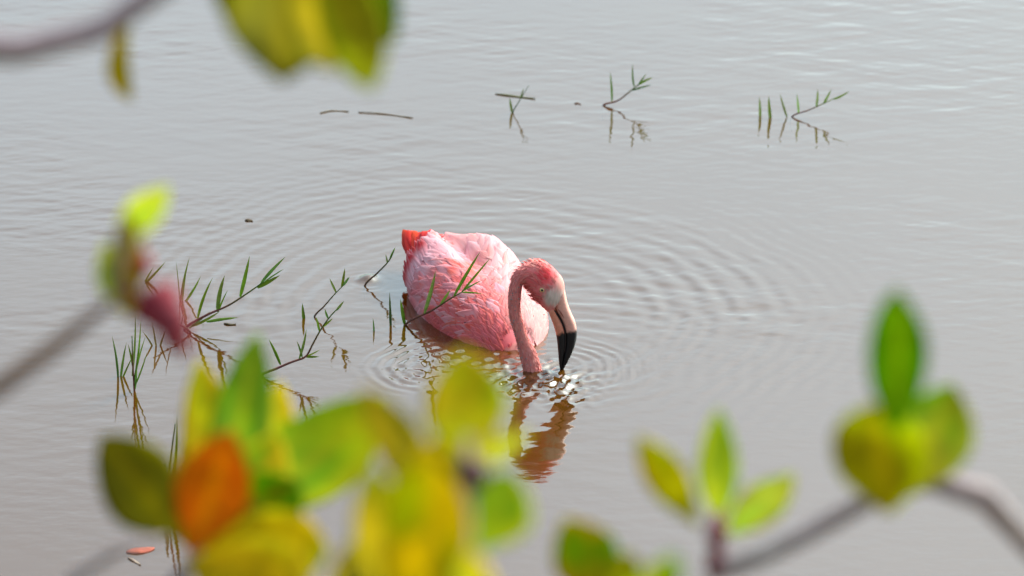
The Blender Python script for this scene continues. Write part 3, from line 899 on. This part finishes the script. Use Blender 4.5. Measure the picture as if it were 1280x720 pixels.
def mbranch(label, root_xy, stems, leaves, fruits=()):
    root = empty('mangrove_branch', Vector((root_xy[0], root_xy[1], bank_z(*root_xy))))
    tag(root, label, 'branch', 'mangrove branches hanging before the water')
    for pts, col in stems:
        mb = MB(); P = []
        for q in pts:
            if len(q) == 4: P.append((*at_d(q[0], q[1], q[2]), q[3] * DS))
            else: P.append(tuple(q[0]) + (q[1],))
        P = resample(P, 46); kn = random.uniform(0, 20)
        P = [(p[0], p[1], p[2], p[3] * (1 + .16 * mnoise.noise(Vector((i * .9 + kn, 0, 0))) + (.28 if i % 9 == 4 else 0))) for i, p in enumerate(P)]
        tube(mb, P, 10, None, lambda t: jitter(col, .25))
        mb.build('stem', M_STEM, root)
    for lf in leaves: mleaf(root, *lf)
    for (px, py, d, rx, rz, col) in fruits:
        mb = MB(); c = at_d(px, py, d); blob(mb, c, DS, 14, 10, col, (rx, rx, rz))
        mb.v = [tuple(Vector(p) + (Vector(p) - c) * .22 * mnoise.noise(Vector(p) * 60)) for p in mb.v]
        mb.build('fruit', M_STEM, root)
    return root
def bank_z(x, y):
    e = min(1, max(0, (-2.3 - y) / 4.2)); return -0.38 + 1.5 * e * e * (3 - 2 * e)
def gp(x, y, dz=-.06): return Vector((x, y, bank_z(x, y) + dz))
GREY = (.26, .24, .24); MAROON = (.16, .035, .045)
D1 = 4.4
# A: rosette of broad leaves
mbranch('leafy mangrove branch with a bright orange leaf in its rosette', (-.75, -4.2),
        [([(gp(-.75, -4.2), .014), (gp(-.72, -4.2, .5), .012), (195, 760, D1, .008), (230, 715, D1, .007), (262, 680, D1, .006), (285, 630, D1, .004)], GREY)],
        [((272, 650), (250, 452), 62, 4.45, 4.6, YG, YEL, .2),
         ((285, 640), (322, 418), 60, 4.4, 4.5, GRN, (.16, .33, .01), -.2),
         ((310, 640), (352, 480), 52, 4.55, 4.75, YG, YEL, .3),
         ((300, 660), (345, 540), 62, 4.35, 4.4, GRN, YEL, .1),
         ((296, 645), (482, 498), 92, 4.45, 4.55, GRN, YG, .25),
         ((238, 692), (289, 538), 76, 4.15, 4.1, ORA, (.62, .28, .01), .1),
         ((255, 690), (412, 690), 92, 4.25, 4.1, YEL, YG, .2),
         ((290, 655), (372, 600), 70, 4.38, 4.3, SHADE_GRN, GRN, -.3),  # shade at the rosette's middle, painted as dark leaf colour
         ((240, 705), (390, 740), 96, 4.2, 4.0, YEL, YG, .2),
         ((275, 665), (340, 660), 60, 4.3, 4.2, SHADE_GRN, OLV, .2),  # inner leaf darkened in colour to stand for shade
         ((268, 660), (232, 540), 44, 4.5, 4.6, YEL, OLV, -.2),
         ((280, 650), (300, 500), 58, 4.6, 4.7, YG, GRN, .1),
         ((300, 640), (400, 560), 66, 4.6, 4.65, YG, YEL, .2),
         ((250, 690), (222, 600), 46, 4.4, 4.5, GRN, YG, .2)])
# A2: olive leaf at the side
mbranch('single large olive mangrove leaf beside the orange-leaved rosette', (-1.0, -4.3),
        [([(gp(-1.0, -4.3), .012), (gp(-.98, -4.3, .6), .010), (60, 760, 4.2, .006), (120, 700, 4.2, .005), (208, 672, 4.2, .003)], GREY)],
        [((222, 672), (128, 545), 82, 4.2, 4.25, OLV, (.22, .22, .01), .1)])
# B: strongly blurred centre branch
D2 = 3.5
mbranch('yellow-green mangrove branch tip with a round dark purple bud among its leaves', (-.15, -4.4),
        [([(gp(-.15, -4.4), .012), (gp(-.14, -4.4, .5), .010), (575, 790, D2, .007), (583, 700, D2, .006), (580, 630, D2, .0055), (592, 590, D2, .005), (586, 545, D2, .003)], (.20, .16, .17)),
         ([(578, 640, D2, .004), (540, 612, D2, .0035), (512, 590, D2, .003)], OLV)],
        [((584, 578), (580, 438), 84, 3.5, 3.55, YG, YEL, .1),
         ((528, 610), (455, 488), 50, 3.5, 3.7, OLV, YEL, .2),
         ((575, 640), (520, 560), 60, 3.5, 3.5, OLV, YEL, .1),
         ((540, 740), (522, 570), 92, 3.4, 3.35, YG, YEL, .15),
         ((480, 740), (462, 580), 56, 3.4, 3.5, YEL, YG, .2),
         ((430, 760), (470, 660), 60, 3.4, 3.5, OLV, YEL, .2),
         ((585, 690), (640, 590), 84, 3.55, 3.6, GRN, YG, .25),
         ((560, 780), (590, 690), 70, 3.3, 3.4, YG, YEL, .2),
         ((590, 570), (662, 540), 30, 3.6, 3.8, YG, OLV, .2),
         ((545, 640), (545, 545), 46, 3.6, 3.6, YG, OLV, .2),
         ((500, 720), (505, 600), 52, 3.5, 3.5, YEL, YG, .1),
         ((500, 770), (540, 660), 80, 3.35, 3.3, YEL, OLV, .2)],
        [(594, 596, D2, .009, .012, (.09, .03, .035))])
# C: sparse branch tip with three leaves and a grey stem to D
D3 = 4.05
mbranch('grey-stemmed mangrove branch with three narrow spreading leaves and a maroon bud', (.8, -4.1),
        [([(gp(.8, -4.1), .014), (gp(.82, -4.1, .7), .012), (1230, 620, D3, .010), (1150, 600, D3, .010), (1062, 636, D3, .009), (990, 680, D3, .0085), (920, 708, D3, .008), (885, 722, D3, .007)], GREY),
         ([(890, 716, D3, .0075), (896, 690, D3, .0070), (897, 655, D3, .0055), (897, 640, D3, .003)], MAROON)],
        [((872, 657), (797, 545), 42, 4.05, 4.00, YG, YEL, .1),
         ((898, 655), (898, 512), 42, 4.05, 4.14, GRN, YG, -.1),
         ((912, 664), (994, 588), 44, 4.05, 4.23, GRN, OLV, .3),
         ((1110, 640), (1090, 505), 100, 3.91, 3.78, OLV, YG, .2),
         ((1118, 545), (1122, 360), 62, 3.78, 3.69, GRN, (.16, .33, .01), .2),
         ((1130, 620), (1190, 480), 90, 3.96, 4.05, OLV, GRN, .2)],
        [(895, 668, 4.03, .0085, .011, MAROON)])
# C2: low yellow leaves
mbranch('low branch tip with a blotchy yellow leaf in front of the grey stem', (.2, -4.3),
        [([(gp(.2, -4.3), .012), (gp(.2, -4.3, .5), .010), (760, 800, 4.0, .006), (756, 745, 4.0, .004)], GREY)],
        [((760, 750), (706, 648), 68, 4.0, 4.0, GRN, YEL, .15), ((760, 755), (790, 690), 44, 3.9, 3.9, YG, OLV, .2), ((770, 760), (850, 700), 34, 3.6, 3.4, YG, GRN, .2)])
# T: overhanging branch at the top
D4 = 3.8
mbranch('overhanging bare grey limb with drooping olive and yellow leaves at its tip', (-1.35, -4.5),
        [([(gp(-1.35, -4.5), .022), (gp(-1.38, -4.5, 1.0), .019), (-140, 60, D4, .015), (40, 62, D4, .011), (172, 14, D4, .010), (240, -45, D4, .008), (330, -80, D4, .006), (410, -70, D4, .004)], GREY)],
        [((350, -70), (352, 104), 112, 3.80, 3.71, OLV, (.22, .24, .01), .15),
         ((390, -70), (412, 92), 70, 3.76, 3.67, YEL, OLV, .1),
         ((320, -75), (300, 40), 70, 3.85, 3.89, GRN, OLV, .2),
         ((405, -70), (466, 112), 66, 3.71, 3.62, OLV, YG, -.2),
         ((410, -72), (492, 54), 72, 3.76, 3.80, GRN, (.10, .24, .008), .2),
         ((150, 20), (164, 126), 26, 4.16, 4.34, YEL, OLV, .8)])
# L: side branch with dark red fruit
mbranch('side branch with blurred dark red fruit hanging before the grass', (-1.2, -4.2),
        [([(gp(-1.2, -4.2), .016), (gp(-1.22, -4.2, .8), .014), (20, 470, 3.9, .008), (110, 400, 3.9, .005), (165, 345, 3.9, .004), (155, 290, 3.9, .003)], (.2, .15, .1)),
         ([(150, 362, 3.9, .004), (180, 372, 3.9, .0035), (205, 385, 3.9, .003)], MAROON)],
        [((152, 292), (212, 228), 36, 3.9, 4.1, GRN, YG, .2),
         ((158, 400), (158, 268), 36, 3.9, 3.9, YEL, OLV, .2),
         ((150, 380), (128, 300), 36, 3.9, 4.1, GRN, YG, .2)],
        [(200, 384, 3.9, .020, .021, (.20, .022, .035)), (178, 330, 3.9, .008, .012, (.32, .05, .04)), (218, 408, 3.88, .014, .020, (.22, .035, .05)), (182, 388, 3.92, .012, .012, (.13, .018, .03)), (232, 432, 3.9, .005, .010, (.28, .07, .07))])

# ------------------------------------------------------------------ render settings
SC.render.engine = 'CYCLES'
SC.cycles.max_bounces = 8
SC.cycles.transparent_max_bounces = 12
SC.cycles.caustics_reflective = False
SC.cycles.caustics_refractive = False
